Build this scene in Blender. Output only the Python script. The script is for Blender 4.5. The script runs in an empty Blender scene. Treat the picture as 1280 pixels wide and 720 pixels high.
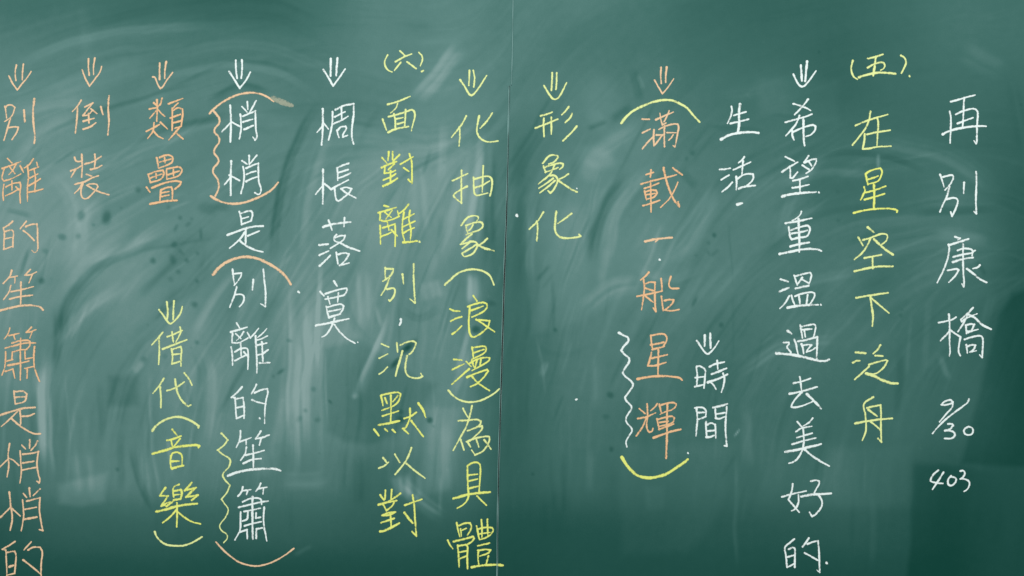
import bpy, math, random
import numpy as np

random.seed(7); rng = np.random.default_rng(7)
PX = 0.0015                      # one photo pixel on the board is 1.5 mm
C = bpy.context.scene.collection
sc = bpy.context.scene

# ------------------------------------------------------------------ camera
cam = bpy.data.cameras.new("camera"); cam.lens = 32.0; cam.sensor_width = 36.0
cam.clip_start = 0.05; cam.clip_end = 50
co = bpy.data.objects.new("camera", cam); C.objects.link(co)
co.location = (0.0, -1280 * PX * 32.0 / 36.0, 0.0)
co.rotation_euler = (math.radians(90), 0, 0)
sc.camera = co

# ------------------------------------------------------------------ light
w = bpy.data.worlds.new("World"); sc.world = w; w.use_nodes = True
bg = w.node_tree.nodes["Background"]
bg.inputs[0].default_value = (0.93, 1.0, 0.985, 1); bg.inputs[1].default_value = 0.50

def lamp(name, loc, rot, sx, sy, power, col):
    l = bpy.data.lights.new(name, 'AREA'); l.shape = 'RECTANGLE'; l.size = sx; l.size_y = sy
    l.energy = power; l.color = col
    o = bpy.data.objects.new(name, l); C.objects.link(o)
    o.location = loc; o.rotation_euler = rot
    return o
# two rows of fluorescent ceiling lamps in front of the board, hung above the camera
lamp("ceiling_lamp", (-1.3, -2.9, 2.3), (math.radians(52), 0, math.radians(-14)), 3.4, 0.4, 52, (0.95, 1.0, 0.98))
lamp("ceiling_lamp", (1.3, -2.9, 2.3), (math.radians(52), 0, math.radians(14)), 3.4, 0.4, 52, (0.95, 1.0, 0.98))

sc.view_settings.view_transform = 'Standard'; sc.view_settings.look = 'None'
sc.view_settings.exposure = 0.0; sc.view_settings.gamma = 1.0

# ------------------------------------------------------------------ helpers
def nodes(name):
    m = bpy.data.materials.new(name); m.use_nodes = True
    return m, m.node_tree.nodes, m.node_tree.links, m.node_tree.nodes["Principled BSDF"]

def srgb(r, g, b):
    f = lambda c: (c / 255 / 12.92) if c / 255 <= 0.04045 else ((c / 255 + 0.055) / 1.055) ** 2.4
    return (f(r), f(g), f(b), 1.0)

def wx(px): return (px - 640.0) * PX
def wz(py): return (360.0 - py) * PX

# ------------------------------------------------------------------ chalk dust and tone of the board
# dust and tone at every point: coarse grid, broad wiping, single eraser swipes
X0, Y0, X1, Y1 = -100, -60, 1380, 780
W, H = X1 - X0, Y1 - Y0
YY, XX = np.mgrid[Y0:Y1, X0:X1].astype(np.float32)

def blur(a, s):
    r = int(3 * s); k = np.exp(-0.5 * (np.arange(-r, r + 1) / s) ** 2); k /= k.sum()
    for ax in (0, 1):
        p = [(0, 0), (0, 0)]; p[ax] = (r, r)
        b = np.pad(a, p, mode='edge'); n = b.shape[ax]
        F = np.fft.rfft(b, axis=ax, n=n + 2 * r)
        kk = np.fft.rfft(k, n=n + 2 * r)
        kk = kk[:, None] if ax == 0 else kk[None, :]
        c = np.fft.irfft(F * kk, axis=ax, n=n + 2 * r)
        a = c[2 * r:2 * r + a.shape[0], :] if ax == 0 else c[:, 2 * r:2 * r + a.shape[1]]
    return a

def coarse(rows, step_x, step_y):
    g = np.array(rows, dtype=np.float32)
    fx = np.clip(XX / step_x, 0, g.shape[1] - 1.001); fy = np.clip(YY / step_y, 0, g.shape[0] - 1.001)
    ix = fx.astype(int); iy = fy.astype(int); tx = fx - ix; ty = fy - iy
    tx = tx * tx * (3 - 2 * tx); ty = ty * ty * (3 - 2 * ty)
    a = g[iy, ix] * (1 - tx) + g[iy, ix + 1] * tx
    b = g[iy + 1, ix] * (1 - tx) + g[iy + 1, ix + 1] * tx
    return a * (1 - ty) + b * ty

D = coarse([  # overall tone of the board, darker towards the top and bottom
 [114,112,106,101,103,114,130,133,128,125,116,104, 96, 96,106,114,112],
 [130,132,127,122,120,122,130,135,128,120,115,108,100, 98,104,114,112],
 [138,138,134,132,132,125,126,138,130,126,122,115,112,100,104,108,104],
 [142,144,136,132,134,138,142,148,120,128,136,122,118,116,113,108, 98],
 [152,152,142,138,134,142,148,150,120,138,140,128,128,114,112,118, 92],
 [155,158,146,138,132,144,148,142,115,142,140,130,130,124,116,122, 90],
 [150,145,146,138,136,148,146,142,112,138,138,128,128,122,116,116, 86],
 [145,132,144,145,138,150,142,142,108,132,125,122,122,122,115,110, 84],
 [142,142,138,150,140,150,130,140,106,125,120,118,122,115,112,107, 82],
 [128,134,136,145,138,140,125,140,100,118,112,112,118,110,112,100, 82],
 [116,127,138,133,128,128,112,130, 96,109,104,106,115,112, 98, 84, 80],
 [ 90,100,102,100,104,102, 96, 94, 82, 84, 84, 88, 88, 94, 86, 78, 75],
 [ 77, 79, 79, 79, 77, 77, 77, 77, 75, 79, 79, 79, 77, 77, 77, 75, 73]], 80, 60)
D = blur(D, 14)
ANG = coarse([   # direction of the wiping, degrees, 0 = to the right, 90 = down
 [-18,-14,-8, 4,-50,-20,-15,-10,-10],
 [-25,-18,-6, 14,-56,-50,-24,-8,  8],
 [-58,-32,-50,-64,-72,-58,-40, -8, 22],
 [-80,-50,-62,-80,-80,-66,-46,-50,-58],
 [-88,-84,-80,-90,-86,-84,-76,-84,-80],
 [-90,-88,-88,-90,-90,-88,-80,-88,-86]], 160, 144)

def smooth(t):
    t = np.clip(t, 0, 1); return t * t * (3 - 2 * t)

def catmull(P, step=1.0):
    P = [np.array(p, float) for p in P]
    if len(P) == 2:
        n = max(2, int(np.hypot(*(P[1] - P[0])) / step) + 1)
        return np.array([P[0] + (P[1] - P[0]) * t for t in np.linspace(0, 1, n)])
    Q = [2 * P[0] - P[1]] + P + [2 * P[-1] - P[-2]]
    out = []
    for i in range(1, len(Q) - 2):
        p0, p1, p2, p3 = Q[i - 1], Q[i], Q[i + 1], Q[i + 2]
        n = max(2, int(np.hypot(*(p2 - p1)) / step) + 1)
        d1 = max(np.hypot(*(p2 - p0)), 1e-6); d2 = max(np.hypot(*(p3 - p1)), 1e-6); L = np.hypot(*(p2 - p1))
        m1 = (p2 - p0) / d1 * L; m2 = (p3 - p1) / d2 * L
        for t in np.linspace(0, 1, n, endpoint=False):
            out.append((2*t**3-3*t*t+1)*p1 + (t**3-2*t*t+t)*m1 + (-2*t**3+3*t*t)*p2 + (t**3-t*t)*m2)
    out.append(P[-1])
    return np.array(out)

def swipe(pts, width, amp, streak=0.5, fade=0.3, soft=0.6):
    """one pass of the eraser: a band along pts, its profile broken into streaks"""
    global D
    c = catmull(pts, 5.0); seg = c[1:] - c[:-1]; L = np.hypot(seg[:, 0], seg[:, 1]); S = np.concatenate([[0], np.cumsum(L)])
    r = width / 2 + 2
    ax0 = int(max(0, c[:, 0].min() - r - X0)); ax1 = int(min(W, c[:, 0].max() + r - X0 + 1))
    ay0 = int(max(0, c[:, 1].min() - r - Y0)); ay1 = int(min(H, c[:, 1].max() + r - Y0 + 1))
    if ax1 <= ax0 or ay1 <= ay0: return
    x = XX[ay0:ay1, ax0:ax1]; y = YY[ay0:ay1, ax0:ax1]
    best = np.full(x.shape, 1e9, np.float32); sd = np.zeros_like(best); al = np.zeros_like(best)
    for i in range(len(seg)):
        if L[i] < 1e-6: continue
        ux, uy = seg[i] / L[i]; dx = x - c[i, 0]; dy = y - c[i, 1]
        t = np.clip(dx * ux + dy * uy, 0, L[i]); ex = dx - t * ux; ey = dy - t * uy
        d = np.hypot(ex, ey); m = d < best
        best[m] = d[m]; sd[m] = (dx * uy * -1 + dy * ux)[m]; al[m] = (S[i] + t)[m]
    v = sd / (width / 2)
    prof = smooth((1 - best / (width / 2)) / max(soft, 0.05))
    n = rng.normal(size=64); n = np.convolve(n, [0.25, 0.5, 0.25], 'same')
    q = np.clip((v + 1) / 2 * max(3, min(60, width / 2.2)), 0, 62); qi = q.astype(int); qf = q - qi; qf = qf*qf*(3-2*qf)
    st = n[qi] * (1 - qf) + n[qi + 1] * qf
    u = al / max(S[-1], 1)
    f = smooth(u / max(fade, 0.01)) * smooth((1 - u) / max(fade, 0.01)) if fade > 0 else 1.0
    D[ay0:ay1, ax0:ax1] += amp * prof * f * (1 - streak + streak * (0.6 + 1.1 * st))

def patch(poly, amp, soft=4.0):
    """an area wiped or left as a whole, with its edge"""
    global D
    P = np.array(poly, float); n = len(P)
    x = XX; y = YY; inside = np.zeros(x.shape, bool); dist = np.full(x.shape, 1e9, np.float32)
    for i in range(n):
        a, b = P[i], P[(i + 1) % n]
        if a[1] != b[1]:
            cond = ((a[1] > y) != (b[1] > y)) & (x < (b[0] - a[0]) * (y - a[1]) / (b[1] - a[1]) + a[0])
            inside ^= cond
        ab = b - a; t = np.clip(((x - a[0]) * ab[0] + (y - a[1]) * ab[1]) / (ab @ ab), 0, 1)
        dist = np.minimum(dist, np.hypot(x - a[0] - t * ab[0], y - a[1] - t * ab[1]))
    s = np.where(inside, dist, -dist)
    D += amp * smooth(0.5 + s / (2 * soft))

def spot(x, y, r, amp, asp=1.0, ang=0.0):
    global D
    a = math.radians(ang); dx = XX - x; dy = YY - y
    r = r * 0.85; u = (dx * math.cos(a) + dy * math.sin(a)) / (r * asp); v = (-dx * math.sin(a) + dy * math.cos(a)) / r
    D += amp * np.exp(-(u * u + v * v) ** 1.8)

# many light passes following the direction the board was wiped in
for k in range(900):
    x = random.uniform(-60, 1340); y = random.uniform(-40, 720)
    L = random.uniform(50, 230); pts = [(x, y)]
    for s in range(6):
        i = int(np.clip(pts[-1][1] - Y0, 0, H - 1)); j = int(np.clip(pts[-1][0] - X0, 0, W - 1))
        a = math.radians(float(ANG[i, j]) + random.uniform(-5, 5))
        pts.append((pts[-1][0] + math.cos(a) * L / 6, pts[-1][1] + math.sin(a) * L / 6))
    g = float(D[int(np.clip(y - Y0, 0, H - 1)), int(np.clip(x - X0, 0, W - 1))])
    dusty = min(1.0, max(0.18, (g - 72) / 60))
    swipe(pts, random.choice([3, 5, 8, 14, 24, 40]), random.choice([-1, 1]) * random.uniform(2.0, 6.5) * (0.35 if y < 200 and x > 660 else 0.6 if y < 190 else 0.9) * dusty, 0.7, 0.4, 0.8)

SW = """
0,75 60,50 150,20 230,2|16|-8
0,100 60,62 170,36 320,30|24|6
200,20 330,12 420,45|56|-7
180,72 300,58 400,85 425,112|16|7
170,100 260,84 350,94 405,125|12|6
190,115 300,80 385,98|7|-7
256,130 300,110 345,120|16|-15
36,178 90,150 160,125 260,98|8|-12
140,190 210,157 300,140|9|-9
190,160 270,150 350,166|10|-7
0,140 70,128 160,118|18|6
10,215 60,160 110,140|22|6
62,205 95,240 98,310 80,350|34|8
88,375 120,336 170,312 225,300 290,288|13|-16
78,425 80,385 112,345|16|-14
70,380 70,465|16|-12
24,350 38,305|7|-12
0,262 44,272|9|-9
60,440 100,395 160,350|18|8
165,375 210,330 235,298|15|-10
190,402 222,368|6|-14
150,435 200,382 218,340|20|-6
195,385 250,342 264,300|20|-12
178,452 164,466|12|16
100,330 150,310 200,290|16|8
135,250 110,275 115,300|26|9
52,450 56,585|17|17
64,480 66,600|7|9
100,500 104,610|34|5
124,470 128,560|10|-6
186,455 186,540 195,610 206,645|6|16
176,500 180,600 192,650|8|9
204,540 212,600|6|7
160,555 172,605 196,645|11|-17
148,540 150,620|12|-6
238,432 250,462 247,500 240,532|14|-18
224,460 234,520|20|-9
254,436 264,480 256,560|13|9
236,432 262,380 305,325|16|8
268,525 290,480 312,438|9|-9
290,400 310,360 330,330|14|7
372,395 372,610|11|13
386,370 384,575|14|9
400,320 397,480|8|11
362,340 360,580|6|8
375,350 370,580|62|6
410,440 411,540|3|9
350,602 420,598|26|9
445,505 470,440 492,380|9|13
444,494 448,500|10|12
430,350 440,400 465,432|12|-8
455,330 456,412|22|9
500,384 526,398 555,384|13|-11
540,350 546,378|32|9
470,380 478,410|8|7
594,402 580,440 568,470|9|15
592,338 592,385|20|17
606,150 596,230 576,345|46|15
584,200 580,260|12|6
617,170 612,340|24|-15
578,46 545,90 512,132|30|14
566,80 530,120|12|6
405,122 368,190 347,260 338,335|15|-14
384,200 350,300|10|-8
420,150 390,230 372,330|26|6
480,130 440,200|12|-7
541,182 528,224|7|-14
556,265 547,335|11|-9
500,170 495,240|16|6
520,200 530,300|26|6
558,150 552,230|14|7
498,602 520,624 556,652|24|14
497,595 500,625|14|12
548,590 548,652|6|9
366,697 392,682|7|11
452,560 455,640|30|-5
430,560 432,620|12|-4
100,0 110,60 108,110|20|4
20,560 22,640|20|-5
656,150 652,300 650,400|26|-8
655,440 656,560|18|-8
664,250 660,330 664,360|20|7
738,195 790,162 802,140|20|9
796,90 805,112|7|8
790,80 802,130|16|-6
735,163 762,150|10|-10
762,152 792,130|16|-10
788,215 752,268 736,335|24|-16
838,200 775,250 756,335|24|9
760,300 745,360|20|7
905,225 860,300 820,330|26|7
846,212 872,240|14|-8
668,352 690,328|6|-10
676,362 694,338|5|-9
690,335 690,425|6|-11
660,360 658,432|7|-7
664,434 700,446 738,430|10|-6
680,452 674,474|8|16
667,415 682,500|4|9
722,392 764,358 800,350|30|9
744,440 746,520|24|5
760,430 800,372 900,330|12|-6
786,330 840,345 880,330|14|6
881,312 885,320|4|-14
885,321 899,310|5|-22
918,472 980,432 1052,424|15|9
928,448 990,410|10|-6
925,562 900,602|6|-10
919,548 926,537|2|34
922,555 922,722|7|7
934,500 936,590|18|5
700,560 702,650|26|-5
697,600 694,684|40|-4
740,560 738,620|14|5
820,640 818,600|30|4
1010,204 1050,191 1110,195 1165,218|10|-12
1080,168 1180,193 1255,245|28|9
1130,268 1250,262|14|-9
1160,292 1240,302|20|6
1214,326 1228,346|14|-8
1040,180 1000,235 970,320|18|6
960,235 1040,215 1100,218|16|7
970,290 1060,262 1130,268|12|-6
965,368 1020,350 1080,340|14|6
1162,365 1152,470|11|8
1140,380 1130,480|6|6
1124,425 1120,530|13|-8
1172,440 1186,480|12|6
1097,188 1098,212|5|20
960,143 1010,146|6|-8
1200,60 1260,90|40|5
900,120 960,110|26|5
880,160 960,165|9|-7
1022,560 1022,640|16|-5
1092,600 1088,720|12|4
1066,600 1062,700|8|-4
1240,355 1222,440|14|7
912,270 916,360|3|-8
915,360 916,460|4|-5
1260,90 1280,200|26|-4
374,420 368,585|18|7
402,380 401,610|10|7
60,430 60,600|22|9
103,560 104,622|44|8
548,515 546,625|40|9
482,410 450,505|14|8
515,590 515,630|36|10
592,430 560,500|14|7
180,560 176,620|20|6
40,120 200,70|40|5
330,560 335,600|40|6

"""
for line in SW.strip().splitlines():
    p, wd, am = line.split('|')
    swipe([tuple(map(float, q.split(','))) for q in p.split()], float(wd) * 1.15, float(am) * (1.3 if float(am) > 0 else 0.95), 0.5, 0.3, 0.75)

patch([(1400,318),(1262,364),(1248,395),(1236,440),(1222,485),(1210,540),(1203,578),(1400,590)], -11, 5)
patch([(0,0),(1,0),(1,1)], 0, 3)
edge_x = 1142 - (YY - 577) * 0.065
D -= 11 * smooth((XX - edge_x) / 8 + 0.5) * smooth((YY - 577 - (XX - 1142) * 0.12) / 14 + 0.5) * smooth((1265 - XX) / 100)
patch([(135,472),(171,470),(170,508),(134,510)], -11, 6)
patch([(71,604),(132,590),(130,626),(100,632),(72,628)], 12, 5)
patch([(408,440),(411,540),(432,553),(462,557),(486,547),(516,520),(544,478),(520,470),(450,425)], -10, 6)
patch([(530,508),(574,506),(562,612),(522,622)], 7, 5)
patch([(775,556),(922,556),(905,630),(886,668),(858,692),(780,692)], 5, 9)
patch([(950,96),(1046,100),(1046,156),(950,141)], 5, 8)
patch([(1035,556),(1141,556),(1135,630),(1000,633)], 6, 9)
patch([(656,248),(676,236),(728,260),(732,340),(728,400),(660,420)], 5, 8)
# bare spots where damp fingers or drops took the dust away
SP = """103 268 6 -30 1.4 -70;135 271 7 -32 1.5 -80;80 294 5 -24 1.3 20;100 294 4.5 -18;52 349 5 -26;173 236 4.5 -22;119 280 2.5 -16;190 325 4.5 -26
153 259 2 -12;58 311 4 -14;213 258 3.5 -12;228 271 3.5 -20;222 284 2.5 -18 2.5 -65;238 279 3 -16 2 -40;243 272 2.5 -14;253 290 2.5 -16 3.5 88;220 304 5 -18
216 322 5 -16 1.6 80;222 338 4 -14;234 323 3.5 -20;248 314 3 -16;262 258 9 -16 1.5 0;280 256 7 -14 1.6 10;246 349 3 -18;228 312 3 -12 2 50;212 348 4 -12
242 379 5 -24 1 0;244 427 3 -20;180 450 4 -16 1 0;206 445 4 -10;350 468 2.6 -30 2.6 -38;341 474 2.6 -16;361 428 3 -22 1.6 20;395 490 3.6 -18
384 516 3.4 -22;375 527 4 -16 1.5 -40;399 527 3.5 -18 1.4 -20;415 505 2 -24 1.8 45;534 523 4.4 -44;539 531 2 -18;615 378 4 -16 1.8 10;144 586 3 -18
692 413 3 -20;761 497 4.5 -24 1.2 30;757 525 3.5 -12 1.6 0;764 563 3.4 -20;668 593 2.6 -14;893 294 3.4 -26;884 303 3 -12;901 405 3.4 -22;866 376 3 -20 3 -68
866 195 4 -12;858 202 3 -10;1125 393 3 -14;495 452 3 -46 3.4 -52;508 436 5 -40 2 -35;514 430 4.5 -36 2.4 -40;597 411 5 -38 1.3 -30;499 523 5 -26 1.2 20
500 514 4 -18;200 385 2.5 -14 2.5 -75;306 440 3 -8;1046 240 3 -8;1048 278 3 -8;866 318 2 -10"""
for s in SP.replace('\n', ';').split(';'):
    a = list(map(float, s.split())); a[3] *= 0.8; spot(*a)
for a in ((748, 198, 17, 15, 1.5, 15), (738, 214, 14, 9, 1.3, 60), (770, 176, 15, 7, 2.0, -40), (752, 120, 26, 6, 1.3, 70), (748, 150, 12, 6, 1.6, 60), (594, 365, 10, 8, 1.8, 85), (503, 608, 11, 10, 1.6, 40), (445, 496, 4, 10, 1.6, -70), (676, 462, 5, 7, 2, -70)):
    spot(*a)
for k in range(140):
    spot(random.uniform(0, 1280), random.uniform(0, 600), random.uniform(0.8, 2.2), random.uniform(-9, 7))
# fine tracks of the felt, in bundles
for k in range(420):
    x = random.uniform(-40, 1300); y = random.uniform(-30, 700); L = random.uniform(40, 150)
    g = float(D[int(np.clip(y - Y0, 0, H - 1)), int(np.clip(x - X0, 0, W - 1))]); dusty = min(1.0, max(0.1, (g - 76) / 60))
    a0 = float(ANG[int(np.clip(y - Y0, 0, H - 1)), int(np.clip(x - X0, 0, W - 1))]) + random.uniform(-9, 9); da = random.uniform(-12, 12)
    sg = random.choice([-1, 1, 1])
    for q in range(random.randint(1, 4)):
        off = random.uniform(-9, 9); p = [(x - math.sin(math.radians(a0)) * off, y + math.cos(math.radians(a0)) * off)]
        for st_ in range(4):
            a = math.radians(a0 + da * st_ / 3); p.append((p[-1][0] + math.cos(a) * L / 4, p[-1][1] + math.sin(a) * L / 4))
        swipe(p, random.uniform(3.0, 6.0), sg * random.uniform(2, 6.5) * dusty * (0.25 if y < 200 else 0.9), 0.2, 0.35, 0.7)
# nothing is wiped evenly: shift the whole pattern about a little
def nz_(s, a):
    n = blur(rng.normal(size=D.shape).astype(np.float32), s); return n / n.std() * a
wxx = np.clip(XX - X0 + nz_(38, 3.0) + nz_(12, 0.7), 0, W - 1.01); wyy = np.clip(YY - Y0 + nz_(38, 3.0) + nz_(12, 0.7), 0, H - 1.01)
ix = wxx.astype(int); iy = wyy.astype(int); tx = wxx - ix; ty = wyy - iy; ix2 = np.minimum(ix + 1, W - 1); iy2 = np.minimum(iy + 1, H - 1)
D = (D[iy, ix] * (1 - tx) + D[iy, ix2] * tx) * (1 - ty) + (D[iy2, ix] * (1 - tx) + D[iy2, ix2] * tx) * ty
D = D - 4.5 * np.clip((D - 85) / 40, 0, 1) + 0.16 * (D - blur(D, 24))
D += nz_(26, 2.6) * np.clip((D - 74) / 50, 0.1, 1)
D += blur(rng.normal(size=D.shape).astype(np.float32), 9) * 5 * np.clip((D - 74) / 50, 0.1, 1)
D += blur(rng.normal(size=D.shape).astype(np.float32), 2.2) * 3.0 * np.clip((D - 74) / 50, 0.15, 1)
D = np.clip(D, 64, 190)

def dust_tone_at(px, py):
    fx = np.clip(px - X0, 0, W - 1.001); fy = np.clip(py - Y0, 0, H - 1.001)
    ix = fx.astype(int); iy = fy.astype(int); tx = fx - ix; ty = fy - iy
    return ((D[iy, ix] * (1 - tx) + D[iy, ix + 1] * tx) * (1 - ty) + (D[iy + 1, ix] * (1 - tx) + D[iy + 1, ix + 1] * tx) * ty)

# ------------------------------------------------------------------ materials
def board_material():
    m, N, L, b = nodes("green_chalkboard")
    at = N.new("ShaderNodeAttribute"); at.attribute_name = "dust_tone"
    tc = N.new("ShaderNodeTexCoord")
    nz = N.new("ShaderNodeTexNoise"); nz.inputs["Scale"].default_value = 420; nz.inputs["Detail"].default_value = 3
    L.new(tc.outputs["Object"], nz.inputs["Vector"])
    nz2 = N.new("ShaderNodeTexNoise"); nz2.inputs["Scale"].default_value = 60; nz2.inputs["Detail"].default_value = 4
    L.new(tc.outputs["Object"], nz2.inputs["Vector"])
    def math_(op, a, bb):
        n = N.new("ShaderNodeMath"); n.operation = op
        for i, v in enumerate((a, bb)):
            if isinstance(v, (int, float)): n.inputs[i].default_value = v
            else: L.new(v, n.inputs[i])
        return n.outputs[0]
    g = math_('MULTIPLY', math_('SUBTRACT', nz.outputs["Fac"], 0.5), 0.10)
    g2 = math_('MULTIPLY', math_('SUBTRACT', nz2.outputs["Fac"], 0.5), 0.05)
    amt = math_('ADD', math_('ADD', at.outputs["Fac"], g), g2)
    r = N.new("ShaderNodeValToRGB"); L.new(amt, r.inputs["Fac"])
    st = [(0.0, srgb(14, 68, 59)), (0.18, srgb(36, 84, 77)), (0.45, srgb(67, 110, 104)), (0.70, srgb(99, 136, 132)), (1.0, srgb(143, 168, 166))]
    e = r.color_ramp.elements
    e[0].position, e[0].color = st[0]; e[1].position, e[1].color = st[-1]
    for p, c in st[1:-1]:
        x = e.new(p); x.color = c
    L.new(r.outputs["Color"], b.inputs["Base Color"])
    b.inputs["Roughness"].default_value = 0.75; b.inputs["Specular IOR Level"].default_value = 0.08
    bp = N.new("ShaderNodeBump"); bp.inputs["Strength"].default_value = 0.12; bp.inputs["Distance"].default_value = 0.0006
    L.new(nz.outputs["Fac"], bp.inputs["Height"]); L.new(bp.outputs["Normal"], b.inputs["Normal"])
    return m

def chalk_material(name, col, soft=1.0, opacity=1.0):
    """chalk rubbed on the grain of the board: gaps where it skipped, loose edges"""
    m, N, L, b = nodes(name)
    def math_(op, a, bb=0.0, clamp=False):
        n = N.new("ShaderNodeMath"); n.operation = op; n.use_clamp = clamp
        for i, v in enumerate((a, bb)):
            if isinstance(v, (int, float)): n.inputs[i].default_value = v
            else: L.new(v, n.inputs[i])
        return n.outputs[0]
    uv = N.new("ShaderNodeUVMap"); uv.uv_map = "along_across"
    sp = N.new("ShaderNodeSeparateXYZ"); L.new(uv.outputs[0], sp.inputs[0])
    v = math_('ABSOLUTE', math_('SUBTRACT', math_('MULTIPLY', sp.outputs[1], 2.0), 1.0))
    tc = N.new("ShaderNodeTexCoord")
    n1 = N.new("ShaderNodeTexNoise"); n1.inputs["Scale"].default_value = 900; n1.inputs["Detail"].default_value = 2
    L.new(tc.outputs["Object"], n1.inputs["Vector"])
    n2 = N.new("ShaderNodeTexNoise"); n2.inputs["Scale"].default_value = 240; n2.inputs["Detail"].default_value = 2
    L.new(tc.outputs["Object"], n2.inputs["Vector"])
    gr = math_('ADD', math_('MULTIPLY', n1.outputs["Fac"], 0.8), math_('MULTIPLY', n2.outputs["Fac"], 1.2))   # about 1
    pr = N.new("ShaderNodeTexNoise"); pr.inputs["Scale"].default_value = 45; pr.inputs["Detail"].default_value = 1   # pressure
    L.new(tc.outputs["Object"], pr.inputs["Vector"])
    gr = math_('ADD', gr, math_('MULTIPLY', math_('SUBTRACT', pr.outputs["Fac"], 0.5), 0.9))
    core = math_('SUBTRACT', 1.30, math_('MULTIPLY', math_('POWER', v, 2.0), 1.05 * soft))
    a = math_('ADD', core, math_('MULTIPLY', math_('SUBTRACT', gr, 1.0), 2.1), True)
    a = math_('MULTIPLY', a, opacity)
    b.inputs["Base Color"].default_value = col
    b.inputs["Roughness"].default_value = 0.95; b.inputs["Specular IOR Level"].default_value = 0.1
    L.new(a, b.inputs["Alpha"])
    return m

M_BOARD = board_material()
M = {'w': chalk_material("white_chalk", srgb(247, 254, 252)),
     'y': chalk_material("yellow_chalk", srgb(241, 247, 168)),
     'o': chalk_material("orange_chalk", srgb(248, 206, 167))}
M['Y'] = chalk_material("yellow_chalk_pressed_hard", srgb(243, 246, 132)); M['O'] = chalk_material("orange_chalk_pressed_hard", srgb(250, 197, 150))
M_SMEAR = chalk_material("smeared_orange_chalk", srgb(205, 205, 180), 0.9, 0.55)
m, N, L, b = nodes("board_edge"); M_EDGE = m
b.inputs["Base Color"].default_value = srgb(120, 160, 156); b.inputs["Roughness"].default_value = 0.5
m, N, L, b = nodes("board_core"); M_CORE = m
b.inputs["Base Color"].default_value = (0.03, 0.045, 0.04, 1); b.inputs["Roughness"].default_value = 0.8
m, N, L, b = nodes("wall_paint"); M_WALL = m
nz = N.new("ShaderNodeTexNoise"); nz.inputs["Scale"].default_value = 8
cr = N.new("ShaderNodeValToRGB"); cr.color_ramp.elements[0].color = (0.50, 0.51, 0.47, 1); cr.color_ramp.elements[1].color = (0.58, 0.58, 0.54, 1)
L.new(nz.outputs["Fac"], cr.inputs["Fac"]); L.new(cr.outputs["Color"], b.inputs["Base Color"]); b.inputs["Roughness"].default_value = 0.9

def mesh_obj(name, verts, faces, mat, parent=None, smooth_=False):
    me = bpy.data.meshes.new(name); me.from_pydata(verts, [], faces); me.materials.append(mat)
    o = bpy.data.objects.new(name, me); C.objects.link(o)
    if smooth_:
        me.polygons.foreach_set("use_smooth", [True] * len(me.polygons))
    if parent: o.parent = parent
    return o

# ------------------------------------------------------------------ wall behind the board
T = 0.020     # panels are 20 mm thick, front face at y = 0
x0, x1, z0, z1 = -3.2, 3.2, -1.4, 1.6
o = mesh_obj("wall", [(x0, T + .004, z0), (x1, T + .004, z0), (x1, T + .004, z1), (x0, T + .004, z1),
     (x0, T + .12, z0), (x1, T + .12, z0), (x1, T + .12, z1), (x0, T + .12, z1)],
     [(0, 1, 2, 3), (5, 4, 7, 6), (0, 4, 5, 1), (3, 2, 6, 7), (0, 3, 7, 4), (1, 5, 6, 2)], M_WALL)
o['kind'] = 'structure'

# ------------------------------------------------------------------ the two panels
# the joint between them runs a little off the vertical and opens downwards
JY = [-140, 0, 60, 106.9, 107.1, 160, 205, 275, 335, 400, 440, 510, 580, 650, 720, 860]
JL = [641.4, 641.2, 640.4, 639.2, 636.6, 635.4, 634.4, 632.4, 630.1, 628.1, 627.0, 625.0, 622.9, 621.9, 621.3, 620.3]
JG = [0.35, 0.35, 0.35, 0.35, 0.35, 0.5, 0.8, 1.3, 1.5, 1.6, 1.5, 1.3, 1.2, 0.7, 0.4, 0.4]
def jl(y): return np.interp(y, JY, JL)
def jr(y): return jl(y) + np.interp(y, JY, JG)

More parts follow.
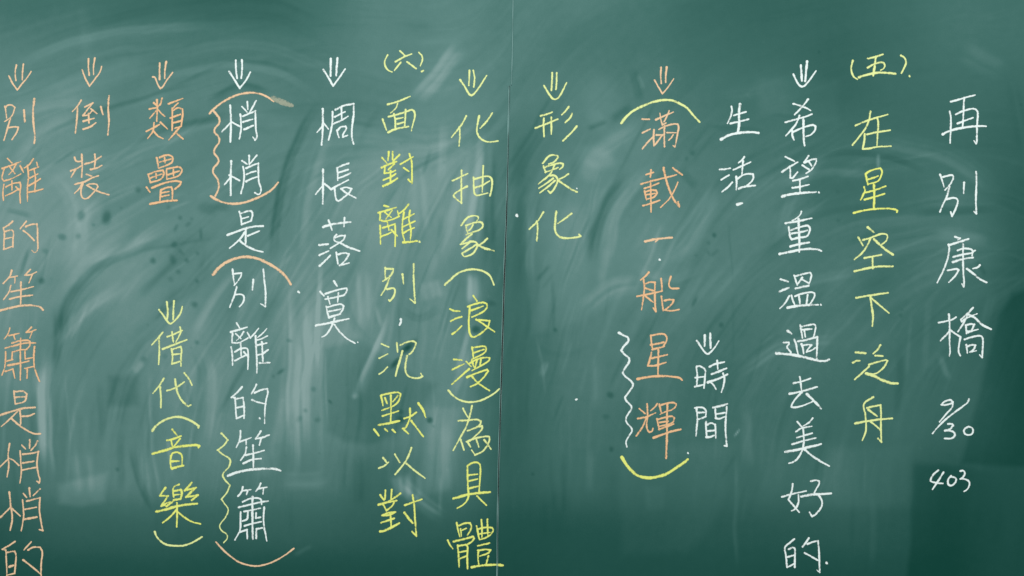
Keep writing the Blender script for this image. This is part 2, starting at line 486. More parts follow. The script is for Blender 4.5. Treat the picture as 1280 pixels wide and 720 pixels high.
def panel(side):
    ys = np.unique(np.concatenate([np.arange(-140, -12, 16.), np.arange(-12, 732, 1.8), np.arange(732, 861, 16.), [106.9, 107.1]]))
    if side == 'left':
        us = np.concatenate([np.arange(-700, -14, 24.), np.arange(-14, 640, 1.8), [640.0]])
        px = -700 + (us[None, :] + 700) / 1340.0 * (jl(ys)[:, None] + 700)
    else:
        us = np.concatenate([np.arange(640, 1294, 1.8), np.arange(1294, 1980, 24.), [1980.]])
        px = 1980 - (1980 - us[None, :]) / 1340.0 * (1980 - jr(ys)[:, None])
    py = np.repeat(ys[:, None], px.shape[1], 1)
    d = (dust_tone_at(px, py) - 66) / 100.0
    ny, nx = px.shape
    # very slight waves in the steel sheet
    dep = 0.00004 * np.sin(px / 61.0 + py / 140.0)
    V = np.empty((ny * nx, 3), np.float32)
    V[:, 0] = wx(px).ravel(); V[:, 1] = dep.ravel(); V[:, 2] = wz(py).ravel()
    i = np.arange(ny - 1)[:, None] * nx + np.arange(nx - 1)[None, :]
    F = np.stack([i, i + nx, i + nx + 1, i + 1], -1).reshape(-1, 4)
    me = bpy.data.meshes.new("face")
    me.vertices.add(len(V)); me.vertices.foreach_set("co", V.ravel())
    me.loops.add(F.size); me.loops.foreach_set("vertex_index", F.ravel().astype(np.int32))
    me.polygons.add(len(F)); me.polygons.foreach_set("loop_start", (np.arange(len(F)) * 4).astype(np.int32))
    me.polygons.foreach_set("loop_total", np.full(len(F), 4, np.int32))
    me.polygons.foreach_set("use_smooth", np.ones(len(F), bool))
    at = me.attributes.new("dust_tone", 'FLOAT', 'POINT'); at.data.foreach_set("value", d.ravel().astype(np.float32))
    me.update(calc_edges=True); me.materials.append(M_BOARD)
    root = bpy.data.objects.new("chalkboard_panel", None); C.objects.link(root)
    root.empty_display_size = 0.1
    cx = float(px[:, [0, -1]].mean()); root.location = (wx(cx), T, wz(860))
    f = bpy.data.objects.new("writing_surface", me); C.objects.link(f)
    f.parent = root; f.matrix_parent_inverse = root.matrix_world.inverted()
    f.location = (-wx(cx), -T, -wz(860))
    # core board behind the steel face: follows the outline, sides closed
    ed = list(range(0, len(ys), 6)) + [len(ys) - 1]
    for k in (int(np.searchsorted(ys, 106.9)), int(np.searchsorted(ys, 107.1))):
        if k not in ed: ed.append(k)
    ed.sort()
    vs = []; fs = []
    for k in ed:
        a, bb = px[k, 0], px[k, -1]
        for X in (a, bb):
            vs.append((wx(X), 0.0016, wz(ys[k]))); vs.append((wx(X), T, wz(ys[k])))
    for k in range(len(ed) - 1):
        p = k * 4; q = p + 4
        fs += [(p, q, q + 1, p + 1), (p + 3, q + 3, q + 2, p + 2), (p + 1, q + 1, q + 3, p + 3), (p, p + 2, q + 2, q)]
    e = len(vs) - 4
    fs += [(0, 1, 3, 2), (e, e + 2, e + 3, e + 1)]
    c = mesh_obj("core_board", vs, fs, M_CORE, root); c.location = (-wx(cx), -T, -wz(860))
    return root, cx

# ------------------------------------------------------------------ chalk strokes
ZB = -0.00012     # chalk lies on the face
def ribbon(P, half, lift, V, F, UV):
    """P: (n,2) photo pixels; half: (n,) half widths in pixels; round ends, slightly raised middle"""
    n = len(P)
    tg = np.gradient(P, axis=0); l = np.hypot(tg[:, 0], tg[:, 1]); l[l < 1e-6] = 1; tg /= l[:, None]
    nr = np.stack([-tg[:, 1], tg[:, 0]], 1)
    rows = []
    for s in (0.98, 0.85, 0.6, 0.3):
        rows.append((P[0] - tg[0] * half[0] * s, nr[0], half[0] * math.sqrt(1 - s * s)))
    for i in range(n): rows.append((P[i], nr[i], half[i]))
    for s in (0.3, 0.6, 0.85, 0.98):
        rows.append((P[-1] + tg[-1] * half[-1] * s, nr[-1], half[-1] * math.sqrt(1 - s * s)))
    base = len(V); u = 0.0; prev = None
    for c, nn, h in rows:
        if prev is not None: u += float(np.hypot(*(c - prev)))
        prev = c
        for s, z in ((-1, 0), (0, -0.00012), (1, 0)):
            q = c + nn * h * s
            V.append((wx(q[0]), ZB - lift + z, wz(q[1]))); UV.append((u * 0.05, (s + 1) / 2))
    for k in range(len(rows) - 1):
        a = base + k * 3
        F.append((a, a + 1, a + 4, a + 3)); F.append((a + 1, a + 2, a + 5, a + 4))

def split_corners(P):
    out = [[P[0]]]
    for i in range(1, len(P) - 1):
        a = np.subtract(P[i], P[i - 1]); b = np.subtract(P[i + 1], P[i])
        la, lb = np.hypot(*a), np.hypot(*b)
        out[-1].append(P[i])
        if la > 0 and lb > 0 and np.dot(a, b) / la / lb < math.cos(math.radians(62)):
            out.append([P[i]])
    out[-1].append(P[-1])
    return out

WSCALE = 1.02
def glyph(name, ox, oy, size, strokes, mat, parent, cx):
    k = size / 720.0; V = []; F = []; UV = []; lift = 0.0
    for pts, wd in strokes:
        P = [(ox + x * k, oy + y * k) for x, y in pts]
        wpx = wd / 8.0 * WSCALE if size <= 90 else wd * k * WSCALE
        ph = random.uniform(0, 6); taper = random.uniform(0.72, 0.95)
        parts = split_corners(P)
        for pi, q in enumerate(parts):
            c = catmull(q, 1.3)
            n = len(c)
            if n < 2: continue
            c = c + rng.normal(size=c.shape) * 0.05
            t = (pi + np.linspace(0, 1, n)) / len(parts)
            h = wpx / 2 * (1 + 0.09 * np.sin(ph + np.arange(n) * 0.33) + 0.05 * rng.normal(size=n)) * (1 - (1 - taper) * smooth((t - 0.55) / 0.45))
            h *= 0.93 + 0.14 * smooth(1 - t / 0.12)
            ribbon(c, h, lift, V, F, UV); lift += 0.000012
        lift += 0.00001
    me = bpy.data.meshes.new(name); me.from_pydata(V, [], F); me.materials.append(mat)
    uv = me.uv_layers.new(name="along_across")
    vi = np.empty(len(me.loops), np.int32); me.loops.foreach_get("vertex_index", vi)
    uv.data.foreach_set("uv", np.array(UV, np.float32)[vi].ravel())
    me.polygons.foreach_set("use_smooth", [True] * len(me.polygons))
    # origin of the mark in its own middle
    A = np.array(V); mid = (A.min(0) + A.max(0)) / 2
    me.transform(__import__('mathutils').Matrix.Translation((-mid[0], -mid[1], -mid[2])))
    o = bpy.data.objects.new(name, me); C.objects.link(o); o.parent = parent
    o.location = (mid[0] - wx(cx), mid[1] - T, mid[2] - wz(860))
    return o

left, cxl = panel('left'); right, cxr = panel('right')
left['label'] = "left green chalkboard panel, dusty, dense with white, yellow and orange Chinese handwriting"
left['category'] = "chalkboard"; left['group'] = "chalkboard panels joined side by side"
right['label'] = "right green chalkboard panel with the date 9/30 and 403 chalked near its edge"
right['category'] = "chalkboard"; right['group'] = "chalkboard panels joined side by side"

# folded steel lips along the joint, rubbed bright
def lip(parent, cx, f, ylist, half, name="edge_strip"):
    vs = []; fs = []
    for i, y in enumerate(ylist):
        X = f(y); h = half(y)
        for s, dy in ((-h, -0.0012), (0, -0.0017), (h, -0.0012), (h, 0.0015), (-h, 0.0015)):
            vs.append((wx(X + s), dy, wz(y)))
        if i:
            a = (i - 1) * 5; b_ = i * 5
            for j in range(5):
                jn = (j + 1) % 5; fs.append((a + j, b_ + j, b_ + jn, a + jn))
    n = len(ylist); fs += [(4, 3, 2, 1, 0), tuple((n - 1) * 5 + j for j in range(5))]
    o = mesh_obj(name, vs, fs, M_EDGE, parent, True); o.location = (-wx(cx), -T, -wz(860))
lip(left, cxl, lambda y: float(jl(y)) + 0.1, list(np.linspace(-138, 106, 40)), lambda y: 0.45 + 0.22 * math.sin(y / 7.0) * math.sin(y / 19.0))
lip(left, cxl, lambda y: float(jl(y)) - 0.45, list(np.linspace(107.6, 858, 120)), lambda y: (0.62 if y < 165 else 0.4) + 0.2 * math.sin(y / 9.0) * math.sin(y / 31.0))
lip(right, cxr, lambda y: float(jr(y)) + 0.3, list(np.linspace(107.6, 858, 120)), lambda y: 0.22 + 0.1 * math.sin(y / 11.0))

DATA = """
再 w 1160 110
228 136 300 118 400 88 468 72
360 100 356 200 350 330 346 385
218 238 228 300 226 420 221 548
278 264 340 234 440 208 482 218 497 245 490 380 487 550 480 556 460 530
296 354 360 330 448 298
148 462 230 424 360 396 480 382 580 382 @26
別 w 1160 200
122 148 140 200 160 268
140 172 200 156 240 152 254 172 236 220 212 256 170 298
214 262 190 360 155 430 120 518
186 392 240 380 285 386 298 410 280 480 240 562 226 520
360 228 356 334
480 120 484 200 478 400 482 536 462 516
康 w 1160 280
272 128 320 144 300 158
210 210 300 184 404 150 @26
205 206 212 250 195 350 150 470 92 586
350 206 350 400 354 500 360 580 356 626 340 600
296 264 350 246 420 250 444 268 440 316
254 330 350 305 430 290 470 266 @24
250 380 350 350 448 335 @24
196 464 280 450 306 460 270 520 208 582
516 412 494 434 448 446
390 450 440 486 520 552 584 584 @26
橋 w 1160 370
108 266 180 252 240 236 280 212
208 184 216 300 216 480 220 560 212 602
216 350 170 400 124 446
222 340 270 375 324 410 308 500 306 560 322 596
450 116 400 170 328 236 336 256 380 222 490 178
394 190 350 280 298 356
400 184 470 220 540 286 630 332 @26
378 296 384 374
378 292 430 280 462 284 430 346 396 352 400 366 460 344 500 334
366 434 420 416 500 398 534 404 548 440 544 540 540 614 516 590
382 490 392 568
390 506 440 488 474 494 450 540 420 560 480 548
9 w 1150 480
326 190 250 210 214 206 240 180 300 160 328 178 322 230 270 290 196 378
/ w 1150 480
488 154 476 184 400 244 260 350 170 440 126 494
3 w 1150 480
282 400 320 400 330 416 300 450 250 466 300 466 345 490 346 520 310 544 246 544 @24
0 w 1150 480
486 428 450 445 440 480 462 506 504 506 530 480 522 440 486 428
4 w 1150 550
182 302 130 350 104 400 112 414 170 430 228 434
234 324 180 410 124 494
0 w 1150 550
310 360 284 390 282 440 306 456 340 440 362 400 350 376 310 370
3 w 1150 550
404 310 430 306 448 330 430 370 404 388 450 392 490 415 494 450 470 495 440 514
( y 1055 40
88 288 72 350 76 400 100 450 132 472
五 y 1055 40
236 266 310 250 388 224
318 248 306 340 292 436 @24
238 356 290 326 360 304 396 312 408 336 394 366 366 382
152 450 220 430 330 408 420 408 512 418 @26
) y 1055 40
570 236 600 254 620 294 610 340 574 412
. y 1055 40
654 440 657 446
在 y 1055 120
116 296 200 258 320 218 436 186
264 158 250 240 210 330 150 410 86 490
206 380 204 440 186 530 240 526 340 508 468 502
330 216 342 260 334 400 330 490
230 384 320 364 462 342
星 y 1055 195
216 180 226 230 238 284
220 178 250 154 320 130 362 124 380 150 370 200 340 250 240 282
240 234 300 216 340 200
202 310 210 350 190 390 166 438
216 366 300 344 416 302
206 436 300 410 404 378
298 290 302 400 298 530 @26
96 570 190 546 310 530 440 526 510 534 532 546 528 562
空 y 1055 270
238 114 300 164 @24
144 216 190 296
190 240 260 220 360 182 420 182 436 204 420 250 376 286
262 222 240 280 180 370 104 434
302 234 360 290 420 340 488 386 @25
206 420 280 406 372 388
284 410 288 526
108 552 220 526 340 506 486 504 @24
下 y 1055 345
124 218 260 194 438 168 @24
264 210 276 300 290 400 282 500 @24
276 224 360 296 448 370
泛 y 1055 415
120 204 214 212 @26
90 306 120 290 158 286
362 132 340 170 292 216
312 236 386 240
250 326 320 304 420 280 434 288 400 350 330 410 300 420
248 346 180 410 108 474
222 416 280 430 380 480 470 510 536 514 @32
舟 y 1055 480
290 132 200 200 212 300 220 400 216 480 182 564
232 238 300 222 366 210 370 300 368 420 374 580 340 544
244 258 330 322 @24
114 394 240 370 360 354 480 344 @24
268 378 320 420 364 462
⇒ w 960 60
328 174 334 250 338 328 @26
390 136 382 220 372 330 @26
254 264 290 340 320 378 346 386 376 368 430 300 480 230
希 w 960 110
254 158 330 180 390 204 426 226
400 114 340 190 266 266
174 344 260 318 360 292 438 262
314 278 280 360 230 420 178 478
240 420 244 480 260 518
250 440 330 404 400 380 450 370 476 384 470 420 430 466 380 484
354 314 354 420 358 520 366 576 @26
望 w 960 180
174 128 240 160 264 172
144 276 210 232 296 182 @24
218 232 222 280 222 338 244 340 294 282
406 120 360 184 440 156 480 150 484 170 460 220 430 260 380 294
366 188 408 174 436 220
344 214 408 254
250 368 320 352 398 324
244 438 320 428 410 406
318 358 320 490
144 524 220 504 330 490 474 480 @28
. w 960 180
508 482 511 486
重 w 960 250
334 116 320 150 280 186 240 208 @18
176 232 300 212 436 182 @24
306 190 308 300 314 400 312 520 @26
208 272 216 330 222 372 238 394 300 378 390 360 418 300 412 268 390 256 320 270 230 302 @24
240 334 320 322 390 304 @24
224 464 310 442 412 424 @26
116 540 230 516 340 494 440 488 500 496 532 510 @26
溫 w 960 320
126 234 170 246 200 256 @26
118 354 160 336 206 320 @26
212 400 170 470 118 526 @20
262 194 276 240 292 288
280 200 350 180 420 166 434 184 426 230 410 280
340 218 300 276
330 232 370 250 408 272
278 324 340 310 404 298 @26
234 396 250 450 266 484
270 402 340 376 430 362 464 372 466 400 440 450 420 480
310 404 320 480
396 390 384 480
196 516 300 498 400 490 500 488 @28
. w 960 320
528 486 531 490
過 w 960 385
198 230 236 258 @26
158 346 208 344 210 360 190 386 200 410 226 440 230 464
264 318 280 360 290 420 302 470
322 172 334 240 344 300
330 188 400 172 460 164 476 184 470 230 456 290
346 216 436 210
360 222 372 288
302 332 370 322 430 306 492 290 490 380 486 506 @24
334 362 348 400 356 456
344 376 400 366 434 370 400 410 386 440 440 420 470 398
86 452 200 462 300 478 400 500 480 522 540 530 580 528 610 514 @30
去 w 960 450
256 232 330 216 380 200 424 184
318 170 326 230 336 310
216 338 300 322 400 296 490 268 @24
340 320 290 370 240 440 234 468 260 474 330 462 400 436 452 412
390 342 440 390 490 440 530 484 @28
美 w 960 510
294 138 336 188
446 102 410 146 350 180 @20
280 236 330 204 436 182
290 296 360 276 440 252
244 362 350 330 476 300
174 438 280 420 400 392 500 370 530 360 @28
352 218 358 300 354 370 330 450 290 510 250 540 210 552
360 408 430 470 520 530 612 580 @24
好 w 960 580
246 200 240 260 220 320 202 356 250 410 312 482 @22
140 328 240 300 380 270
304 310 306 370 290 420 262 456 236 468
430 172 480 162 512 172 510 200 484 246 462 290
334 324 440 306 540 300 630 294 @28
508 316 536 360 540 410 514 460 470 508 440 524 414 484
的 w 960 630
262 350 220 386 170 434 180 520 190 632 240 610 264 596
208 450 250 436 268 446 268 540 268 630
196 530 262 510
406 342 378 386 346 426
396 400 450 378 500 370 508 450 512 560 516 682 490 660
368 490 430 524 498 562
. w 960 630
586 588 589 592 @24
生 w 880 110
274 186 280 220 264 290 234 354
300 274 350 258 420 238
266 354 350 336 444 312
360 166 350 240 350 380 338 440 @28
172 514 230 480 310 456 400 444 480 442 544 450 @28
活 w 880 185
160 214 210 212 262 202
174 316 210 294 250 272
282 344 240 390 180 438
402 90 380 120 344 148
294 218 370 184 466 142
390 134 384 200 380 270
322 288 326 340 322 418
334 310 380 276 440 258 488 262 494 300 470 340 430 376
350 404 400 388 460 380 510 376 @26
. w 880 185
336 562 380 552 @34
⇒ w 845 410
288 74 286 180 @26
342 58 346 200 @26
210 128 250 190 290 244 316 260 340 246 390 190 428 130
時 w 845 410
204 390 212 480 206 580
208 384 240 384 290 416 290 480 280 600
194 496 284 486
190 586 272 568
336 388 390 360 482 340 @24
412 326 418 410
360 460 430 434 504 402 @26
320 542 400 516 470 486 514 464 @26
470 454 484 500 474 580 454 642
346 540 376 572 400 612
間 w 845 485
204 204 214 300 206 400 200 478
190 200 230 192 276 200 298 230 296 286
220 248 296 242
214 314 250 304 296 286
372 196 440 180 510 160 @26
390 196 394 250 398 296
398 262 450 254 498 244
398 300 430 308 490 286
508 190 498 300 494 400 500 500 508 580 484 576
300 340 300 400 306 492
306 370 350 350 392 366 396 430 398 500
306 430 390 424
306 490 340 490 380 474 @26
⇒ o 770 75 110
368 62 366 130 370 192 @16
414 60 408 110 406 182 @18
316 166 346 220 380 276 420 230 472 154 @14
( y 770 75 110
44 516 70 480 130 424 220 376 310 342 390 328 460 332 520 356 580 392 630 450 684 508 @22
滿 o 780 115
182 272 250 274
186 408 262 370
290 450 230 510 184 568
320 276 400 240 492 202
360 216 370 280 384 330 420 310 @18
452 188 430 240 400 300 @18
350 374 420 340 500 320 536 322 546 350 534 420 520 500 508 548 490 536 @20
404 344 402 440 404 546
298 380 296 460 300 538
324 430 384 430 340 490 310 528
428 406 520 408 @16
490 430 470 460 446 484 @16
載 o 780 190
220 226 294 204
270 182 264 250
172 320 280 290 400 260 526 228
204 364 270 344 346 312
266 290 268 400 270 600
206 394 216 440 224 478
212 400 270 380 320 384 330 410 300 450 226 472
226 428 310 414
190 536 270 514 358 482
396 160 416 260 450 370 500 480 552 544 542 500 @24
490 162 530 190 580 228 @24
538 304 500 390 450 470 366 554 @16
一 o 780 270
212 254 300 234 380 224 478 216 @26
340 234 314 258 @18
. w 780 270
358 436 361 440
船 o 780 320
246 164 210 206 168 240
192 224 204 300 196 400 176 536
206 280 260 262 310 264 308 360 310 460 318 554 292 520
216 322 292 346 @24
132 404 250 380 330 362 380 350 378 290 370 226
216 402 290 462 @22
468 208 450 270 456 310 480 324 546 324
374 406 382 470 392 548
406 446 450 436 496 440 480 480 410 540 470 548 550 536
. w 720 495
1 34 8 32 @24
星 o 780 400
268 156 274 220 284 292
274 156 340 142 400 142 426 170 424 210 398 254
270 248 330 238 394 222 @24
286 294 350 278 404 264 @24
274 326 260 390 238 458 310 456 418 424 @22
280 382 350 366 432 346
344 302 342 400 340 540 @22
136 590 240 570 380 560 500 568 556 580 582 600 @26
輝 o 780 490
154 166 210 216 @18
230 120 234 180 236 236
332 118 310 150 266 186 @18
138 266 220 250 316 208
228 250 190 340 124 438
236 250 226 320 236 380 254 402 280 392 290 364 @20
354 126 364 170 376 214
370 130 430 112 490 106 520 120 516 146 480 176 420 196 360 222 @20
330 270 340 320 350 370
334 276 400 256 480 242 502 260 490 300 440 324 352 344 @20
360 304 440 292 @20
352 372 430 344 494 320 @24
296 456 400 420 480 392 566 374 @24
434 120 428 300 430 420 420 660 @24
) y 760 535 110
114 240 150 300 200 356 250 392 330 408 400 400 480 374 560 324 620 284 652 256 @26
. w 760 535 110
654 204 657 208 @16
~ w 730 405
350 88 400 116 440 136 444 170 400 220 372 264 400 300 450 344 450 380 410 440 386 490 420 530 470 570 490 606 470 650 422 716 410 740 430 776 472 820 474 850 440 900 418 950 430 990 474 1040 480 1070 450 1120 420 1180 428 1226 @24
⇒ y 650 80
322 90 320 170 314 264 @22
366 90 366 170 360 254 @20
240 218 290 300 324 344 354 354 390 330 430 260 466 188
形 y 650 120
208 198 270 182 322 162
156 320 240 288 378 232
238 226 236 310 240 404
312 216 314 300 312 382
486 110 450 156 418 188
520 180 500 220 452 266
566 304 520 360 430 448
象 y 650 175
228 230 300 156 370 156 382 172 340 220 290 240
236 264 244 290 256 322
240 276 330 246 400 232 430 240 428 264 396 294
256 322 320 300 380 276
346 244 320 310 290 354 184 440
300 356 340 354 370 380 374 420 340 490 304 530 280 508
330 386 260 436 190 482
350 406 280 466 200 528
482 340 440 370 390 392
380 404 450 452 510 490 570 520 @24
. w 650 175
568 484 571 487 @14
化 y 640 230
314 282 260 366 172 452
250 376 256 450 248 566
442 276 432 380 430 450 446 500 490 534 560 542 640 534 684 522 670 504 @24
594 296 530 346 460 394
. w 640 230
48 314 52 320 @28
⇒ y 550 75
294 108 292 180 288 254 @20
334 106 346 180 338 268 @20
202 200 250 270 290 340 316 354 346 332 400 260 466 156
化 y 550 115
262 240 220 320 116 452
198 372 198 450 190 540 @18
392 240 374 330 370 400 400 460 450 492 510 500 578 490
522 212 470 290 402 362
抽 y 550 185
126 328 200 292 276 256
216 226 214 400 214 552
270 384 200 420 140 466 140 486 176 520 216 550
336 296 338 400 344 450 366 474 430 462 476 450
346 312 420 290 480 282 510 300 522 340 516 410 500 476
348 396 420 374 496 330
432 182 428 300 422 440
象 y 550 245
212 294 270 220 320 200 372 202 384 220 370 250
258 296 266 330 278 370
266 294 330 270 400 260 426 276 424 310 390 340 330 360 264 386
328 290 310 326 290 344
320 380 270 420 206 484 290 464 310 454 222 526
300 456 350 458 372 480 366 520 330 574 270 602 240 602 218 574
372 480 310 520 224 572
472 426 430 466 390 490
380 490 450 524 538 548 @26
( y 550 310
48 368 100 320 160 266 220 234 310 214 380 218 440 236 496 274 520 320 540 368 @24
浪 y 550 350
100 290 140 308 196 312
110 410 160 384 216 368
124 540 170 506 216 460
334 158 368 210
278 266 350 240 430 224 466 236 470 270 440 310 380 344 320 370
300 262 288 400 292 500 302 546 326 570 370 558 440 510 480 466 496 408 362 396
312 304 370 284 430 262
362 396 420 430 480 474 546 518
漫 y 550 420
140 234 220 242
122 336 180 308 240 280
290 330 200 410 120 482
264 256 310 304 @18
322 114 334 220
320 120 380 108 440 104 460 118 458 150 420 184 320 232
340 166 440 134
300 270 380 230 460 216 496 220 490 244 440 280 320 346
320 250 340 310
370 240 350 320
410 230 400 290
272 412 360 374 470 336 482 350 440 410 370 476 306 506
320 404 380 470 494 546
) y 550 420
84 544 130 596 190 636 260 658 330 660 410 644 490 606 550 568 592 530
為 y 550 490
230 166 276 250 @20
320 138 300 230 260 350 200 460 132 584
186 288 260 284 370 276 408 292 404 320 370 350 276 388
370 350 420 340 420 370 370 424 300 490
266 496 350 464 450 444 490 446 496 470 480 520 430 590 350 630 316 580
206 474 240 580
276 500 306 548
366 480 388 550
444 480 510 570
具 y 550 560
274 182 276 300 280 400 284 490 240 560 172 602
278 178 320 150 376 146 402 176 400 300 390 440
284 272 376 262 @20
284 332 376 310 @20
284 406 380 382 @20
138 506 260 470 380 450 500 442 @28
370 480 420 530 464 572
體 y 550 630
168 190 180 260 198 326 @20
190 216 250 192 300 190 314 220 300 270 274 310 @20
206 250 214 320 @18
206 268 262 244 @18
78 364 100 410 128 446 @18
138 374 240 350 330 326 340 344 320 374 280 400 @24
176 414 186 520 192 630
184 418 260 406 276 430 272 520 276 646
196 482 270 468 @18
200 544 270 518 @18
366 222 380 290 394 354
376 250 450 234 520 236 532 262 500 310 450 340 396 356
390 300 500 284 @18
414 158 420 240 420 330 @20
474 154 476 240 480 320 @20
378 418 494 390 @20
380 464 460 454 506 460 480 490 400 520 @20
384 470 380 540 388 600 @20
484 520 460 604 @20
320 630 430 612 550 606 @26
570 606 626 614 @32
( y 460 40
196 230 168 290 172 340 200 380 240 400 @18
六 y 460 40
320 190 370 236
276 296 360 250 436 220
328 304 264 384 @18
390 298 480 366
) y 460 40
510 206 540 240 544 280 524 338 @18
. y 460 40
538 394 554 386 @20
面 y 460 100
198 244 290 218 420 164 @22
296 238 280 280 226 330 @16
146 394 184 500
208 368 320 336 400 310 440 298 464 320 468 370 450 440 434 506 @22
260 340 272 400 274 474
376 300 372 380 366 460
280 390 350 376 @18
298 440 360 422 @22
204 522 280 490 404 466 @24
對 y 460 170
140 216 190 274
208 160 200 246
246 160 246 236
314 188 250 256
138 316 210 284 286 256 @24
170 320 164 374 240 360 274 344
262 280 204 336
156 440 220 414 276 380
226 350 226 460
154 500 220 470 294 424 @26
326 282 390 244 450 210
414 180 434 240 440 340 440 472 404 436
358 320 408 354
離 y 460 240
164 138 206 148 @24
106 206 190 184 280 154 @24
122 216 120 280 160 292 240 276 310 244 296 190
170 204 232 254 @16
240 186 180 270 @16
192 296 210 380 @20
150 358 220 336 270 320 274 420 270 544 @20
120 336 124 420 126 520
132 444 200 420 230 404
236 380 290 438 @20
404 126 360 180 306 220
360 206 346 300 346 410 366 490
356 270 410 244 460 220 @20
356 346 410 320 468 292 @20
350 414 410 380 462 358 @20
420 186 410 270 430 380 424 480 @20
356 504 430 498 490 490 @28
. y 460 240
516 498 519 502
別 y 460 320
172 118 172 170 174 226
184 128 250 130 248 160 210 210 150 252 @24
212 226 180 310 132 392
192 332 250 322 270 340 262 390 240 430 218 450 208 440
344 184 356 278
458 82 456 200 462 330 470 470 420 430
, w 460 320
328 634 330 660 316 690 @24
沉 y 460 395
136 280 206 310 @18
112 422 196 380 @18
112 580 150 556 194 510 @18
288 272 296 360
326 290 380 264 450 252 480 270 470 310 440 360 414 382
344 350 320 440 290 540 276 598 @24
390 400 374 500 380 566 410 604 460 620 520 616 544 604 528 574
默 y 460 475
130 158 142 210 150 256
140 150 220 132 300 124 326 140 316 190 290 230 250 260 140 304
170 180 190 234 @20
296 158 250 216 @20
228 154 230 280 226 420 @20
146 360 220 336 306 310 @20
110 448 200 434 314 408 @26
62 494 108 556 @22
170 490 194 512
246 498 274 524
364 384 430 360 484 324
420 286 420 370 400 430 372 480 348 486 404 536
434 408 480 470 552 566
504 234 550 300 576 372 @26
以 y 460 545
154 220 186 262 @24
110 320 160 300 206 262
268 184 316 262
434 118 400 210 350 290 272 384
386 276 460 340 570 422 @22
對 y 460 600
122 150 160 200
174 104 170 190
238 98 230 190
322 134 260 180 200 216
108 246 190 224 286 206 @26
156 250 184 306 240 260 260 226
140 354 210 326 274 320 210 350 150 356
134 426 190 408 262 384
224 330 232 460
122 514 150 512 230 476 312 432 @26
368 252 440 226 538 192
446 150 460 230 468 350 476 470 484 560 442 516
366 328 400 374 446 430 @26
⇒ w 380 50
268 190 266 360 @26
334 182 322 356 @24
196 298 240 370 292 460 350 380 412 290
惆 w 380 110
188 212 188 350 184 480 176 568 @24
188 376 130 444 @20
192 346 244 410 @20
286 240 284 340 266 440 246 520
318 216 400 176 496 158 496 260 480 400 480 500 496 560 @24
310 288 410 238
296 356 370 326 440 284
374 196 378 310
330 426 350 496
340 420 370 390 416 384 424 406 390 466 390 490 436 474
悵 w 380 185
190 216 190 350 188 556 @24
188 376 116 462 @20
192 350 240 386 272 414 310 390 444 320 @22
444 154 386 174 330 200 336 260 338 324 @22
340 250 440 216
340 304 400 282 464 252
306 400 314 480 326 520 346 530 390 500 450 450 476 408 420 394 372 406
372 410 430 454 520 500
落 w 380 260
194 188 280 164 370 150 466 140 @26
246 124 280 220
404 98 400 184
156 370 240 362 @26
156 470 246 430
158 578 210 530 262 476 @24
324 268 300 296 310 330 350 344 @20
306 300 360 278 410 276 400 310 350 350 264 404 @20
360 346 440 390 556 430 @24
324 446 330 500 340 558
344 464 400 450 450 460 430 500 390 550 358 574 450 550
寞 w 375 350
340 14 370 60 @24
204 118 240 158 @24
254 138 340 110 430 86 466 84 470 104 440 150 390 160 @22
256 192 340 176 406 160 440 152
280 170 300 240 @18
384 130 376 220 @18
262 266 274 320 290 380
270 276 340 254 410 242 436 260 430 290 400 336 @22
290 314 350 304 410 290
290 374 350 356 404 340 @24
162 456 260 436 380 410 488 388 @26
346 384 330 430 290 510 250 556 220 570 @20
344 446 400 520 470 586 550 632
. w 375 350
578 622 581 626 @14
⇒ w 255 55 120
238 124 240 190 248 258
284 122 286 190 280 256
190 208 230 270 268 332 310 280 348 212 @16
悄 w 260 110
222 174 228 300 228 420 224 540 @24
228 346 140 436
238 340 324 388
340 186 390 240 @18
394 140 398 214
480 130 454 180 416 246 @20
324 266 330 340 330 420 314 508
350 284 410 256 474 230 476 320 480 420 490 490 470 522 450 490
352 340 448 312
366 414 452 376 @24
悄 w 260 180
232 174 228 300 226 510 @24
222 340 166 406
214 312 260 336 316 366
342 168 390 202 @20
412 118 412 196
488 114 450 160 414 204
352 228 362 310 354 400 330 494
384 242 440 216 504 194 504 290 510 380 530 450 520 496 500 504 470 488
386 304 430 284 478 272
384 374 430 350 490 330
( o 255 55 120
42 522 60 500 120 450 200 402 280 374 350 366 420 374 480 400 522 432 @18
~ o 255 115 160
52 104 70 126 86 150 84 176 60 208 60 228 84 256 84 284 60 320 58 344 76 368 82 392 54 430 52 456 74 486 84 520 80 550 64 584 @13
) o 260 180
30 522 90 560 160 586 250 598 350 588 450 556 550 512 640 456 700 386 @26
是 w 260 245
314 156 330 220 336 286
324 178 380 156 430 150 444 170 442 210 430 248 @22
336 228 404 208 @18
340 282 390 264 434 248 @22
198 390 280 358 380 324 470 304 550 300 @26
378 340 378 400 376 480 @24
370 360 320 430 218 522
314 444 380 496 460 536 548 560 @24
400 398 450 376 514 350
( o 260 315 120
40 166 80 120 140 76 210 48 280 36 350 44 430 74 500 114 560 160 596 200 620 242 @24
別 w 260 315 120
184 132 190 190 200 244
196 164 250 158 250 176 220 224 196 250 @14
216 262 196 330 164 414 @16
206 320 250 318 270 336 262 380 236 410 @14
340 208 334 284 @16
416 132 422 210 432 300 430 408 396 388 @16
. w 260 315 120
678 298 686 304 @20
離 w 265 395
246 72 276 118
190 160 270 136 350 112 @24
240 180 290 226 @18
316 160 290 200 246 246 @18
206 180 200 230 204 266 250 270 300 254 360 220 @20
286 274 290 330 292 396
230 358 280 330 330 320 354 330 362 380 362 450 358 532 @20
192 312 204 400 206 492
232 446 290 416 330 396
320 360 354 400
356 166 384 220 420 180 466 124 @18
548 128 510 170 456 216 @16
436 200 442 320 448 440 450 570 @22
450 240 500 226 554 200
450 292 548 270
460 390 510 374 562 338
